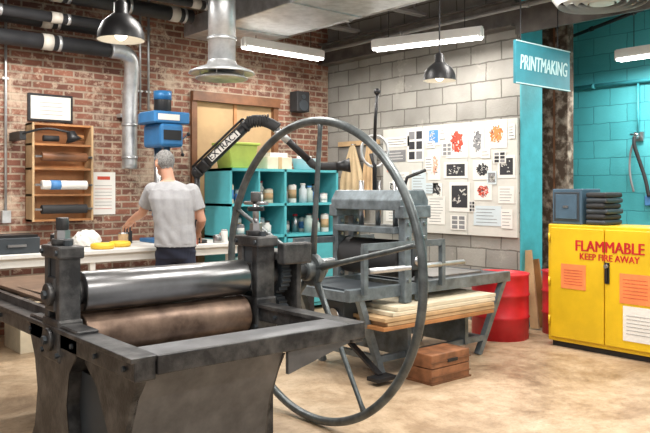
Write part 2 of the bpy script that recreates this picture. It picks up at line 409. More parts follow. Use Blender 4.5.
b.prism([(1.94, .70), (2.38, .71), (1.94, .60)], 'Y', 2.55, 2.57, 'apron')
b.bx((1.2, 3.75, 0), (2.42, 3.82, .05), 'presspaint')
WX, WY, WZ, WR = 2.777, 3.41, .935, .905
b.torus((WX, WY, WZ), WR, .025, 'wheelpaint', seg=128, ms=14)
b.cyl((WX - .07, WY, WZ), (WX + .07, WY, WZ), .065, 'wheelpaint', bev=.01); b.cyl((WX + .07, WY, WZ), (WX + .1, WY, WZ), .035, 'steel')
b.cyl((WX - .02, WY, WZ), (WX + .02, WY, WZ), .10, 'wheelpaint', bev=.006)
for k in range(5):
    a = R(5 + 72 * k); d = Vector((0, -math.sin(a), math.cos(a)))
    c = Vector((WX, WY, WZ))
    b.tube([c + d * .06, c + d * .3, c + d * (WR - .06), c + d * WR], [.024, .017, .014, .02], 'wheelpaint', seg=12)
b.done()
b = B('felt_blanket'); b.sheet(lambda u, v: (1.36 + .85 * u, 3.55 + .9 * v, .852 + .004 * math.sin(u * 9 + v * 5)), 16, 16, 'bedsteel'); b.done()

# ------------------------------------------------------------ lithography press behind the wheel
b = B('lithography_press')
for yy in (3.9, 4.6):
    b.bx((3.5, yy - .03, .60), (5.45, yy + .03, .69), 'bluegrey', .004)
for xx in (3.53, 4.3, 5.42): b.bx((xx - .03, 3.93, .60), (xx + .03, 4.57, .67), 'bluegrey')
b.bx((4.32, 3.95, .665), (5.38, 4.55, .685), 'bgdark'); b.bx((4.55, 4.0, .686), (5.2, 4.45, .70), 'steel')
b.bx((3.55, 3.95, .665), (4.0, 4.55, .685), 'bgdark')
for yy in (3.9, 4.6):
    b.bar((5.38, yy, .62), (5.02, yy, .0), .05, .05, 'bluegrey'); b.bar((3.62, yy, .62), (3.86, yy, 0), .05, .05, 'bluegrey')
    b.bar((3.80, yy, .14), (5.08, yy, .14), .045, .045, 'bluegrey')
b.bar((3.83, 3.9, .14), (3.83, 4.6, .14), .045, .045, 'bluegrey'); b.bar((5.05, 3.9, .14), (5.05, 4.6, .14), .045, .045, 'bluegrey')
for yy in (3.86, 4.64):
    b.bx((4.03, yy - .035, .55), (4.11, yy + .035, 1.26), 'bluegrey', .006); b.bx((4.21, yy - .035, .55), (4.29, yy + .035, 1.26), 'bluegrey', .006)
    b.bx((4.0, yy - .045, 1.2), (4.32, yy + .045, 1.30), 'bluegrey', .008)
    b.bx((4.10, yy - .05, .80), (4.22, yy + .05, .98), 'bgdark', .008)
    for z in (.72, 1.05, 1.16): b.cyl((4.07, yy - .05, z), (4.07, yy - .035, z), .015, 'steel', seg=6); b.cyl((4.25, yy - .05, z), (4.25, yy - .035, z), .015, 'steel', seg=6)
b.prism([(4.0, 1.26), (4.32, 1.26), (4.32, 1.34), (4.27, 1.42), (4.05, 1.42), (4.0, 1.34)], 'Y', 3.84, 4.66, 'bluegrey', .006)
b.cyl((4.16, 3.9, .87), (4.16, 4.6, .87), .15, 'blackr', seg=40, bev=.01)
b.cyl((4.16, 3.78, .87), (4.16, 4.72, .87), .035, 'steel')
b.bx((3.98, 3.9, 1.08), (4.34, 4.6, 1.13), 'bluegrey', .005)
for yy in (4.05, 4.25, 4.45): b.cyl((4.16, yy, 1.10), (4.16, yy, 1.5), .022, 'steel')
b.bar((3.6, 3.84, 1.0), (4.5, 3.84, 1.0), .03, .05, 'bluegrey'); b.bar((3.6, 4.66, 1.0), (4.5, 4.66, 1.0), .03, .05, 'bluegrey')
for xx in (3.62, 4.48):
    for yy in (3.84, 4.66): b.bx((xx - .02, yy - .02, .65), (xx + .02, yy + .02, 1.0), 'bluegrey')
b.cyl((3.66, 3.84, .82), (4.75, 3.84, .82), .022, 'galv'); b.cyl((3.66, 4.66, .82), (4.75, 4.66, .82), .022, 'galv')
b.tube([(4.12, 4.25, 1.42), (4.12, 4.25, 1.62), (4.10, 4.27, 1.72)], .018, 'blackm')
b.tube([(4.12, 4.25, 1.8), (4.1, 4.22, 2.0), (4.1, 4.2, 2.2)], [.014, .014, .012], 'blackm'); b.ball((4.1, 4.2, 2.22), (.028, .028, .028), 'blackm')
pts = []
for i in range(17):
    a = R(-90 + 360 * i / 16); pts.append((4.12 + .085 * math.cos(a), 4.25 - .07 * math.cos(a), 1.74 + .13 * math.sin(a)))
b.tube(pts, .012, 'galv'); b.tube([(4.12, 4.25, 1.62), (4.12, 4.25, 1.82)], .016, 'galv')
b.tube([(4.2, 4.0, 1.42), (4.22, 3.98, 1.52), (4.35, 3.9, 1.58)], .014, 'blackm')
b.bar((3.72, 3.78, .06), (3.72, 4.2, .30), .05, .02, 'blackm'); b.bx((3.62, 3.70, .03), (3.82, 3.82, .06), 'blackm', .005)
b.bar((3.72, 4.1, .25), (3.95, 4.1, .6), .03, .03, 'blackm')
b.bx((3.6, 4.05, .32), (3.78, 4.25, .58), 'bgdark', .01); b.cyl((3.58, 4.15, .45), (3.6, 4.15, .45), .07, 'steel')
b.bx((4.1, 3.86, .12), (4.14, 4.64, .39), 'bluegrey'); b.bx((4.8, 3.86, .12), (4.84, 4.64, .39), 'bluegrey')
b.bx((4.0, 3.80, .37), (4.95, 4.5, .39), 'bluegrey')
b.done()

b = B('wooden_frame_stack')
z = .392
for i, (k, dx) in enumerate((('wood', 0), ('woodl', .05), ('woodl', .02), ('cream', .12), ('cream', .18))):
    b.bx((3.68 + dx, 3.70 + dx * .2, z), (4.98 + dx * .4, 4.4, z + .028), k, .003); z += .031
b.done()

b = B('wooden_crate')
for i in range(2):
    z = .01 + i * .105
    b.bx((3.96, 3.49, z), (4.39, 3.73, z + .10), 'crate', .006)
    b.bx((3.955, 3.483, z + .04), (4.395, 3.49, z + .048), 'woodd')
b.bx((4.13, 3.478, .145), (4.24, 3.49, .17), 'blackm', .003); b.bx((3.95, 3.48, 0), (4.40, 3.74, .012), 'woodd')
b.done()

def drum(x, y, r, h):
    b = B('red_drum')
    b.lathe([(0, 0), (r, 0), (r, h * .32), (r + .012, h * .34), (r, h * .36), (r, h * .66), (r + .012, h * .68), (r, h * .70), (r, h - .02), (r + .012, h), (r - .01, h), (r - .012, h - .02), (0, h - .02)], (x, y, 0), 'redpaint')
    b.cyl((x + .1, y, h - .02), (x + .1, y, h), .03, 'steel'); b.done()
drum(5.80, 4.24, .27, .62); drum(6.42, 3.96, .18, .62)
b = B('leaning_boards'); b.bar((6.36, 4.22, 0.01), (6.38, 4.325, .80), .10, .02, 'woodl', up=(1, 0, 0)); b.bar((6.5, 4.2, 0.01), (6.5, 4.32, .7), .10, .02, 'wood', up=(1, 0, 0)); b.done()

# ------------------------------------------------------------ safety cabinet
b = B('flammables_cabinet')
b.bx((5.83, 2.63, .05), (6.27, 3.73, 1.11), 'yellow', .01)
b.bx((5.86, 2.66, 0), (6.25, 3.70, .05), 'blackm')
for y0, y1 in ((2.66, 3.165), (3.175, 3.69)):
    b.bx((5.805, y0, .09), (5.832, y1, 1.08), 'yellow', .006)
b.bx((5.79, 3.12, .62), (5.806, 3.16, .80), 'blackm', .004); b.cyl((5.77, 3.14, .77), (5.79, 3.14, .77), .018, 'steel')
b.bx((5.77, 3.13, .64), (5.785, 3.15, .78), 'blackm', .003)
for z in (.2, .55, .95): b.cyl((5.81, 3.705, z), (5.81, 3.705, z + .08), .010, 'yellow')
b.text('FLAMMABLE', .135, Matrix.Translation((5.803, 3.13, .925)) @ TWX, 'redpaint', sx=.86, bold=.004)
b.text('KEEP FIRE AWAY', .08, Matrix.Translation((5.803, 3.13, .835)) @ TWX, 'redpaint', sx=.90, bold=.002)
b.bx((5.800, 3.34, .54), (5.804, 3.58, .76), 'orange'); b.bx((5.800, 2.76, .47), (5.804, 3.03, .72), 'orange')
b.bx((5.800, 2.74, .16), (5.804, 3.00, .45), 'paper')
for i in range(6): b.bx((5.798, 3.37, .58 + i * .025), (5.80, 3.55, .584 + i * .025), 'red'); b.bx((5.798, 2.77, .22 + i * .03), (5.80, 2.97, .223 + i * .03), 'inkgrey'); b.bx((5.798, 2.79, .52 + i * .03), (5.80, 3.0, .523 + i * .03), 'red')
b.done()
b = B('metal_file_box')
b.bx((5.87, 3.42, 1.11), (6.2, 3.71, 1.43), 'bin', .008); b.bx((5.862, 3.44, 1.14), (5.87, 3.69, 1.40), 'bgdark', .003)
b.bx((5.855, 3.46, 1.16), (5.864, 3.67, 1.38), 'bin', .003); b.bx((5.845, 3.54, 1.26), (5.856, 3.59, 1.28), 'steel')
b.done()
b = B('folded_aprons')
for i in range(6):
    o = random.uniform(-.02, .02)
    b.box((6.03 + o, 3.29, 1.135 + i * .048), (.30 + o, .2 + o, .046), 'blackr' if i % 2 else 'bgdark', Matrix.Rotation(o * 4, 4, 'Z'), .018)
b.done()

b = B('printmaking_sign')
b.bx((5.41, 3.785, 2.37), (6.29, 3.815, 2.755), 'signteal', .004)
b.bx((5.41, 3.78, 2.37), (6.29, 3.785, 2.38), 'signtxt'); b.bx((5.41, 3.78, 2.745), (6.29, 3.785, 2.755), 'signtxt')
b.text('PRINTMAKING', .19, Matrix.Translation((5.85, 3.782, 2.56)) @ TW, 'signtxt', shear=.15, sx=.61, bold=.002)
for xx in (5.5, 6.1): b.cyl((xx, 3.8, 2.755), (xx, 3.8, CZ - .05), .006, 'blackm', seg=6)
b.done()

# ------------------------------------------------------------ pin board
b = B('pin_board')
b.bx((6.265, 4.37, .93), (6.299, 6.31, 2.16), 'board')
for yy in (5.0, 5.66): b.bx((6.263, yy, .93), (6.265, yy + .004, 2.16), 'inkgrey')
b.done()
posters = [
 (6.26, 5.87, 2.06, 1.94, 'paper', 'text', 'ink'), (6.29, 5.93, 1.90, 1.76, 'inkgrey', 'text', 'paper'), (5.90, 5.64, 2.13, 1.75, 'paper', 'grid', 'ink'),
 (5.58, 5.40, 2.13, 1.93, 'paper', 'block', 'blue'), (5.31, 5.0, 2.13, 1.775, 'paper', 'blob', 'red'), (4.96, 4.78, 2.12, 1.77, 'paper', 'blob', 'inkgrey'),
 (4.76, 4.49, 2.155, 1.86, 'paper', 'blob', 'orange'), (5.58, 5.39, 1.88, 1.535, 'paper', 'blob', 'pink'), (5.34, 5.0, 1.73, 1.55, 'paper', 'block', 'ink'),
 (4.93, 4.68, 1.74, 1.53, 'paper', 'blob', 'ink'), (5.26, 4.97, 1.51, 1.18, 'paper', 'block', 'ink'), (4.91, 4.68, 1.505, 1.31, 'paper', 'blob', 'red'),
 (4.605, 4.39, 1.78, 1.545, 'paper', 'block', 'ink'), (6.13, 5.87, 1.635, 1.32, 'paper', 'text', 'inkgrey'), (5.83, 5.61, 1.655, 1.325, 'paperblue', 'text', 'inkgrey'),
 (5.58, 5.32, 1.35, 1.03, 'paper', 'text', 'inkgrey'), (4.92, 4.56, 1.25, 1.04, 'paperblue', 'text', 'inkgrey'), (4.6, 4.4, 1.46, 1.28, 'paper', 'text', 'inkgrey'),
 (6.26, 5.73, 1.24, 1.04, 'paper', 'text', 'inkgrey'),
 (5.62, 5.42, 1.50, 1.38, 'paperblue', 'text', 'inkgrey'), (5.40, 5.32, 2.12, 2.0, 'paper', 'text', 'ink'), (5.36, 5.22, 1.95, 1.80, 'paper', 'grid', 'inkgrey'),
 (4.47, 4.39, 2.10, 1.95, 'paper', 'text', 'ink'), (4.66, 4.50, 1.82, 1.70, 'paper', 'grid', 'ink'), (5.24, 5.02, 1.14, .98, 'paper', 'grid', 'inkgrey'),
 (5.62, 5.5, 1.80, 1.62, 'paper', 'text', 'ink'), (6.24, 6.10, 1.72, 1.64, 'pink', 'text', 'ink'), (4.74, 4.62, 1.62, 1.48, 'paperblue', 'block', 'inkgrey'),
 (5.60, 5.47, 1.98, 1.90, 'paper', 'text', 'ink'), (4.98, 4.90, 1.30, 1.18, 'paper', 'grid', 'ink'),
 (6.20, 6.08, 1.52, 1.38, 'paper', 'block', 'ink'), (5.78, 5.68, 1.30, 1.20, 'paper', 'grid', 'ink'), (4.56, 4.42, 1.22, 1.02, 'paper', 'text', 'inkgrey'), (5.50, 5.36, 1.50, 1.34, 'paper', 'blob', 'ink'), (4.82, 4.70, 1.86, 1.76, 'paper', 'text', 'ink')]
b = B('pinned_prints')
for n_, (ya, yb, za, zb, bg, kind, fg) in enumerate(posters):
    X0 = 6.262 - (.003 if n_ > 18 else 0)
    b.bx((X0 - .002, yb, zb), (X0 + .0005, ya, za), bg)
    w = ya - yb; h = za - zb; cy = (ya + yb) / 2; cz = (za + zb) / 2
    if kind == 'text':
        n = max(2, int(h / .035))
        for i in range(n):
            z = za - h * (i + 1) / (n + 1); r_ = random.uniform(.0, .25) * w
            b.bx((X0 - .003, yb + w * .1 + r_, z - .003), (X0 - .002, ya - w * .1, z + .003), fg)
    elif kind == 'block':
        b.bx((X0 - .003, yb + w * .12, zb + h * .14), (X0 - .002, ya - w * .12, za - h * .12), fg)
        for i in range(14):
            yy = random.uniform(yb + w * .22, ya - w * .22); zz = random.uniform(zb + h * .25, za - h * .22)
            b.box((X0 - .0035, yy, zz), (.001, random.uniform(.008, .05), random.uniform(.004, .016)), 'board', Matrix.Rotation(random.uniform(-1, 1), 4, 'X'))
    elif kind == 'grid':
        for i in range(2):
            for j in range(3): b.bx((X0 - .003, yb + w * (.1 + i * .45), zb + h * (.08 + j * .31)), (X0 - .002, yb + w * (.45 + i * .45), zb + h * (.32 + j * .31)), fg if (i + j) % 3 else 'inkgrey')
    else:
        poly = []; n = 40
        for i in range(n):
            a = 2 * math.pi * i / n; rr = random.uniform(.24, .36)
            poly.append((cy + w * rr * math.cos(a), cz + h * rr * math.sin(a)))
        b.prism(poly, 'X', X0 - .003, X0 - .002, fg)
        for i in range(26):
            yy = cy + random.uniform(-.26, .26) * w; zz = cz + random.uniform(-.3, .3) * h
            b.box((X0 - .0035, yy, zz), (.001, random.uniform(.01, .045), random.uniform(.003, .010)), random.choice(['paper', 'ink', 'ink', 'paper']), Matrix.Rotation(random.uniform(-1.5, 1.5), 4, 'X'))
b.done()

# ------------------------------------------------------------ back wall things
b = B('framed_certificate')
b.bx((2.36, 7.37, 2.11), (2.81, 7.4, 2.39), 'blackm', .004); b.bx((2.385, 7.365, 2.135), (2.785, 7.37, 2.365), 'paper')
for i in range(4): b.bx((2.47, 7.363, 2.18 + .04 * i), (2.70, 7.365, 2.184 + .04 * i), 'inkgrey')
b.done()
b = B('roller_rack')
b.bx((2.34, 7.37, 1.11), (2.95, 7.39, 2.08), 'wood')
for xx in (2.34, 2.93): b.bx((xx, 7.18, 1.11), (xx + .02, 7.38, 2.08), 'woodl')
for z in (1.11, 1.36, 1.62, 1.86, 2.06): b.bx((2.34, 7.2, z), (2.95, 7.38, z + .02), 'wood')
for z, k in ((1.75, 'woodd'), (1.47, 'paper'), (1.23, 'blackr')):
    b.cyl((2.42, 7.16, z), (2.87, 7.16, z), .045, k, bev=.004); b.cyl((2.36, 7.16, z), (2.93, 7.16, z), .012, 'steel')
    for xx in (2.37, 2.92): b.bx((xx - .006, 7.15, z - .01), (xx + .006, 7.36, z + .01), 'steel')
b.cyl((2.5, 7.155, 1.47), (2.6, 7.155, 1.47), .047, 'blue')
b.cyl((2.45, 7.2, 1.93), (2.6, 7.2, 1.93), .03, 'blackr'); b.cyl((2.7, 7.2, 1.95), (2.85, 7.2, 1.95), .03, 'wood')
b.done()
b = B('clamp_lamp')
b.tube([(2.2, 7.1, 1.95), (2.4, 6.98, 2.02), (2.62, 6.95, 1.98)], .012, 'blackm', smooth=2)
b.lathe([(.01, .1), (.04, .09), (.05, .04), (.08, 0), (.075, 0), (.045, .04), (.01, .08)], (2.66, 6.95, 1.9), 'blackm', axis=(-.3, .2, 1)); b.bx((2.19, 7.08, 1.9), (2.25, 7.4, 1.98), 'blackm'); b.done()
b = B('wall_notice'); b.bx((3.01, 7.39, 1.16), (3.28, 7.4, 1.61), 'paper')
b.bx((3.08, 7.387, 1.53), (3.22, 7.39, 1.565), 'red')
for i in range(8): b.bx((3.05, 7.387, 1.22 + i * .035), (3.24, 7.39, 1.224 + i * .035), 'red' if i % 3 == 0 else 'inkgrey')
b.done()
b = B('wall_speaker'); b.bx((5.62, 7.2, 2.42), (5.82, 7.36, 2.68), 'blackr', .01); b.cyl((5.72, 7.19, 2.5), (5.72, 7.2, 2.5), .07, 'bgdark'); b.cyl((5.72, 7.19, 2.61), (5.72, 7.2, 2.61), .03, 'bgdark'); b.bx((5.70, 7.36, 2.52), (5.74, 7.4, 2.58), 'blackm'); b.done()
for x in (3.56, 3.66, 2.15):
    b = B('electrical_conduit'); b.cyl((x, 7.375, 1.1 if x < 3 else 2.3), (x, 7.375, CZ - .05), .013, 'galv')
    if x < 3: b.bx((2.11, 7.34, 1.1), (2.19, 7.4, 1.22), 'galv')
    for z in (2.5, 3.2): b.bx((x - .03, 7.37, z), (x + .03, 7.4, z + .02), 'galv')
    b.done()
b = B('hanging_apron')
b.sheet(lambda u, v: (6.20 + .025 * math.sin(u * 24) * (.3 + v), 6.80 + (u * 2 - 1) * (.05 + .17 * min(1, v * 2.2)), 2.0 - v * .9 - .03 * (u * 2 - 1) ** 2), 24, 12, 'cloth')
b.bx((6.26, 6.4, 1.99), (6.299, 7.15, 2.05), 'woodl'); b.cyl((6.18, 6.80, 2.0), (6.27, 6.80, 2.0), .008, 'steel'); b.cyl((6.18, 6.5, 2.0), (6.27, 6.5, 2.0), .008, 'steel')
b.sheet(lambda u, v: (6.21 + .02 * math.sin(u * 17) * (.3 + v), 6.50 + (u * 2 - 1) * (.04 + .06 * min(1, v * 2.2)), 2.0 - v * .7), 16, 10, 'woodl')
b.done()

# ------------------------------------------------------------ work bench
b = B('work_bench')
b.bx((.4, 6.22, .845), (4.15, 7.15, .88), 'white', .004)
b.bx((.45, 6.26, .77), (4.1, 6.29, .845), 'white')
for x in (.5, 1.7, 2.55, 4.0):
    for y in (6.28, 7.05): b.bx((x, y, 0), (x + .05, y + .05, .845), 'white')
b.done()
for i, (x, w, h, k) in enumerate(((.7, .4, .5, 'woodl'), (1.3, .35, .55, 'bin'), (2.0, .4, .45, 'cream'), (2.75, .35, .5, 'bgdark'), (3.4, .4, .55, 'woodl'))):
    b = B('storage_box'); b.bx((x, 6.45, 0), (x + w, 6.9, h), k, .005); b.bx((x - .01, 6.44, h - .02), (x + w + .01, 6.91, .02 + h), k, .005)
    b.done()
b = B('tool_case'); b.bx((1.75, 6.3, .88), (2.12, 6.6, 1.02), 'bgdark', .01); b.bx((1.77, 6.3, 1.02), (2.1, 6.58, 1.04), 'blackm'); b.bx((1.85, 6.28, .94), (2.0, 6.3, .96), 'steel'); b.done()
b = B('tape_roll'); b.torus((2.70, 6.36, .907), .085, .024, 'tape', axis=(0, 0, 1), seg=32, flat=1.1); b.done()
b = B('tape_roll'); b.torus((2.93, 6.5, .907), .08, .024, 'tape', axis=(0, 0, 1), seg=32, flat=1.1); b.done()
b = B('plastic_bag'); t = bmesh.new(); bmesh.ops.create_icosphere(t, subdivisions=4, radius=1)
for v in t.verts:
    n = v.co.copy(); k_ = 1 + .12 * math.sin(n.x * 9 + n.z * 5) * math.cos(n.y * 8 + 1)
    v.co = Vector((n.x * .13 * k_, n.y * .1 * k_, max(-.065, n.z * .09 * k_)))
b.merge(t, 'white', True, Matrix.Translation((2.70, 6.72, .947))); b.done()
b = B('ink_tins')
for (x, y, r, h, k) in ((3.62, 6.32, .04, .09, 'red'), (3.90, 6.32, .045, .07, 'steel'), (4.0, 6.35, .035, .12, 'white'), (4.08, 6.5, .04, .08, 'orange'), (2.3, 6.5, .05, .06, 'steel'), (2.42, 6.8, .04, .12, 'blackm'), (3.1, 6.8, .05, .1, 'woodl'), (3.2, 6.9, .04, .16, 'blackr')):
    b.cyl((x, y, .88), (x, y, .88 + h), r, k, bev=.003); b.cyl((x, y, .88 + h), (x, y, .895 + h), r * .9, 'steel')
b.done()

b = B('drill_press')
cx, cy = 3.54, 6.80
b.bx((cx - .16, cy - .18, .88), (cx + .16, cy + .22, .92), 'drillblue', .008)
b.cyl((cx, cy + .12, .92), (cx, cy + .12, 1.95), .04, 'steel')
b.bx((cx - .13, cy - .15, 1.2), (cx + .13, cy + .12, 1.23), 'bgdark', .008); b.cyl((cx, cy + .12, 1.15), (cx, cy + .12, 1.26), .06, 'drillblue')
b.bx((cx - .13, cy - .2, 1.86), (cx + .13, cy + .2, 2.10), 'drillblue', .03)
b.prism([(cx - .2, cy - .2), (cx + .2, cy - .2), (cx + .22, cy + .1), (cx + .17, cy + .24), (cx - .17, cy + .24), (cx - .22, cy + .1)], 'Z', 2.10, 2.22, 'drillblue', .012)
b.cyl((cx, cy - .08, 1.55), (cx, cy - .08, 1.86), .032, 'steel'); b.cyl((cx, cy - .08, 1.48), (cx, cy - .08, 1.57), .022, 'bgdark', r2=.035)
b.cyl((cx + .02, cy + .05, 2.22), (cx + .02, cy + .05, 2.44), .09, 'blackm', bev=.02); b.cyl((cx + .02, cy + .05, 2.36), (cx + .02, cy + .05, 2.45), .093, 'drillblue')
b.bx((cx - .1, cy - .206, 1.93), (cx + .1, cy - .2, 2.03), 'blackm')
b.bx((cx - .16, cy - .206, 2.13), (cx + .08, cy - .2, 2.19), 'paper')
for k in range(3):
    a = R(30 + 120 * k); b.cyl((cx + .17, cy - .05, 1.93), (cx + .2, cy - .05 + .14 * math.cos(a), 1.93 + .14 * math.sin(a)), .009, 'steel'); b.ball((cx + .2, cy - .05 + .14 * math.cos(a), 1.93 + .14 * math.sin(a)), (.02, .02, .02), 'blackr')
b.cyl((cx + .12, cy - .05, 1.93), (cx + .18, cy - .05, 1.93), .035, 'steel')
b.done()

b = B('fume_extraction_arm')
A = Vector((3.74, 6.45, 1.60)); Bp = Vector((4.12, 6.1, 2.09)); C = Vector((4.28, 5.97, 2.11)); D = Vector((4.60, 5.70, 1.72)); E = Vector((4.82, 5.50, 1.66))
b.cyl((3.74, 6.45, .88), (3.74, 6.45, 1.6), .03, 'blackm'); b.cyl((3.74, 6.45, .88), (3.74, 6.45, .91), .1, 'blackm')
b.ball(A, (.06, .06, .06), 'blackm')
dn = (Bp - A).normalized()
b.cyl(A, Bp, .058, 'blackm')
for t_ in (.03, .18, .95): b.cyl(A.lerp(Bp, t_) - dn * .012, A.lerp(Bp, t_) + dn * .012, .064, 'blackr')
cv = Vector((-.645, -.764, 0)); cv = (cv - dn * cv.dot(dn)).normalized(); tv = cv.cross(dn)
mt = Matrix((dn, tv, cv)).transposed().to_4x4()
b.box(A.lerp(Bp, .55) + cv * .058, (.40, .07, .006), 'paper', mt)
b.text('EXTRACT', .09, Matrix.Translation(A.lerp(Bp, .55) + cv * .063) @ mt, 'ink', ext=.001, bold=.002)
b.cyl(A + tv * .075, Bp + tv * .075, .012, 'blackm')
b.cyl(A + tv * .075, A, .012, 'blackm'); b.cyl(Bp + tv * .075, Bp, .012, 'blackm')
b.tube([Bp, Bp + Vector((.05, -.04, .05)), C, C + Vector((.08, -.07, -.06))], .055, 'blackr', smooth=2)
for i in range(9):
    p = Bp.lerp(C, i / 8) + Vector((0, 0, .02)); b.cyl(p - Vector((.006, -.005, 0)), p + Vector((.006, -.005, 0)), .062, 'blackr')
b.cyl(C, D, .036, 'blackm'); b.cyl(C.lerp(D, .2), C.lerp(D, .5), .039, 'galv')
b.tube([D, D + Vector((.04, -.03, -.06)), E], .04, 'blackr', smooth=2)
ax = Vector((.76, -.64, .1)).normalized()
b.lathe([(.0, 0), (.045, 0), (.05, .05), (.075, .14), (.07, .14), (.045, .05), (0, .04)], E - ax * .02, 'blackm', axis=ax)
b.done()

# ------------------------------------------------------------ teal shelving
b = B('teal_shelving_unit')
x0, x1, y0, y1 = 4.24, 5.80, 6.62, 7.15
for x in (x0, 4.98, x1 - .03): b.bx((x, y0, 0), (x + .03, y1, 1.66), 'teal')
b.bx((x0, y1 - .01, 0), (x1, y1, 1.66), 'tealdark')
for z in (.05, .50, .88, 1.24, 1.63): b.bx((x0, y0, z), (x1, y1, z + .03), 'teal')
b.bx((4.62, y0, .88), (4.64, y1, 1.63), 'teal')
b.bx((5.02, y0 - .02, .09), (5.38, y0, .86), 'teal', .004); b.bx((5.40, y0 - .02, .09), (5.76, y0, .86), 'teal', .004)
b.cyl((5.35, y0 - .04, .5), (5.35, y0 - .02, .5), .015, 'steel'); b.cyl((5.43, y0 - .04, .5), (5.43, y0 - .02, .5), .015, 'steel')
b.done()
b = B('jars_and_bottles')
for yr in (6.95, 6.75):
    for z in (1.27, .91, .53):
        x = 4.31
        while x < (5.72 if z > .6 else 4.9):
            r = random.uniform(.04, .06); h = random.uniform(.12, .27); k = random.choice(['glass', 'white', 'white', 'paper', 'paper', 'paperblue', 'steel', 'cream', 'glass', 'bin', 'inkgrey'])
            if abs(x - 4.63) < .07 or abs(x - 4.995) < .08: x += .05; continue
            if random.random() < .22: x += .12; continue
            y = yr + random.uniform(-.03, .03)
            if random.random() < .5:
                b.lathe([(0, 0), (r, 0), (r, h * .75), (r * .6, h * .85), (r * .6, h), (0, h)], (x, y, z), k, seg=16)
                b.cyl((x, y, z + h), (x, y, z + h + .02), r * .65, random.choice(['blackr', 'white', 'redpaint', 'blue']))
            else:
                h *= .8; b.cyl((x, y, z), (x, y, z + h), r, k, bev=.004); b.cyl((x, y, z + h * .25), (x, y, z + h * .75), r * 1.01, random.choice(['paper', 'blue', 'paper', 'woodl'])); b.cyl((x, y, z + h), (x, y, z + h + .012), r * .9, 'steel')
            x += r * 2 + random.uniform(.005, .03)
b.done()
b = B('storage_bin'); b.prism([(4.32, 1.66), (4.62, 1.66), (4.67, 1.93), (4.27, 1.93)], 'Y', 6.7, 7.0, 'green', .01); b.bx((4.25, 6.68, 1.92), (4.69, 7.02, 1.95), 'green', .008); b.done()
b = B('cardboard_box'); b.bx((4.8, 6.7, 1.66), (5.15, 7.0, 1.80), 'cream', .004); b.bx((4.85, 6.72, 1.80), (5.1, 6.98, 1.85), 'white', .004); b.bx((4.95, 6.695, 1.66), (5.0, 6.7, 1.80), 'woodl'); b.done()
b = B('plastic_tub'); b.lathe([(0, 0), (.12, 0), (.15, .13), (.16, .14), (.14, .14), (.11, .01), (0, .01)], (5.45, 6.85, 1.66), 'paperblue'); b.cyl((5.45, 6.85, 1.67), (5.45, 6.85, 1.83), .09, 'white'); b.done()
b = B('black_crate'); b.bx((4.5, 6.1, 0), (5.0, 6.5, .5), 'blackr', .01)
b.bx((4.48, 6.08, .46), (5.02, 6.52, .52), 'bgdark', .006); b.done()

# ------------------------------------------------------------ ceiling services
def pipe(p, q, r, k='pipeblack', bands=True, extra=None):
    b = B('insulated_pipe')
    p = Vector(p); q = Vector(q); b.cyl(p, q, r, k); n = (q - p).normalized(); L_ = (q - p).length
    if bands:
        s_ = .35
        while s_ < L_ - .1:
            c = p + n * s_; b.cyl(c - n * .05, c + n * .05, r * 1.06, 'pipecream'); b.cyl(c + n * .1, c + n * .13, r * 1.06, 'galv'); s_ += .62
    if extra: b.tube(extra, r, k, smooth=2)
    b.done()
pipe((-1, 7.1, 2.86), (3.08, 7.1, 2.86), .075); pipe((-1, 7.12, 3.06), (3.0, 7.12, 3.06), .06, extra=[(3.0, 7.12, 3.06), (3.2, 7.12, 3.05), (3.25, 7.12, 3.2), (3.25, 7.12, 3.7)])
pipe((-1, 6.85, 3.28), (3.9, 6.85, 3.28), .075)
pipe((-1, 6.85, 3.05), (2.9, 6.85, 3.05), .05); pipe((-1, 6.4, 3.3), (3.9, 6.4, 3.3), .045)
b = B('dust_extraction_duct')
b.tube([(3.10, 7.1, 2.86), (3.25, 7.1, 2.86), (3.36, 7.15, 2.8), (3.38, 7.2, 2.6), (3.38, 7.25, 2.4), (3.38, 7.25, 1.65)], .08, 'galv', smooth=2, seg=20)
for z in (2.45, 2.1, 1.75): b.cyl((3.38, 7.25, z), (3.38, 7.25, z + .03), .086, 'galv')
b.bx((3.3, 7.3, 2.2), (3.46, 7.4, 2.24), 'galv'); b.done()
b = B('ventilation_duct')
b.bx((4.0, -1, 3.13), (4.85, 7.2, 3.34), 'galv', .01)
for y in (0.4, 1.6, 2.8, 4.0, 5.2, 6.4): b.bx((3.98, y, 3.12), (4.87, y + .04, 3.36), 'galv')
b.done()
b = B('ceiling_diffuser')
b.cyl((3.52, 5.63, 2.58), (3.52, 5.63, CZ - .05), .125, 'galv', seg=32); b.cyl((3.52, 5.63, 2.78), (3.52, 5.63, 2.81), .135, 'galv')
b.lathe([(.125, .14), (.14, .10), (.29, .04), (.30, .02), (.28, .02), (.13, .06), (.1, .1)], (3.52, 5.63, 2.46), 'galv')
b.lathe([(0, .03), (.18, .03), (.24, .0), (.235, -.01), (.17, .01), (0, .01)], (3.52, 5.63, 2.44), 'galv')
for k in range(4):
    a = R(45 + 90 * k); b.cyl((3.52 + .2 * math.cos(a), 5.63 + .2 * math.sin(a), 2.45), (3.52 + .2 * math.cos(a), 5.63 + .2 * math.sin(a), 2.53), .006, 'galv', seg=6)
b.done()
b = B('round_air_diffuser')
for i, rr in enumerate((.12, .2, .28, .36)):
    b.lathe([(rr, .0), (rr + .05, .04 + .01 * i), (rr + .045, .045 + .01 * i), (rr - .005, .01)], (5.75, 3.16, 3.0), 'white')
b.cyl((5.75, 3.16, 3.05), (5.75, 3.16, 3.36), .15, 'galv', seg=32); b.cyl((5.75, 3.16, 3.0), (5.75, 3.16, 3.02), .1, 'white')
for k in range(4):
    a = R(90 * k); b.bar((5.75, 3.16, 3.04), (5.75 + .36 * math.cos(a), 3.16 + .36 * math.sin(a), 3.07), .01, .01, 'white')
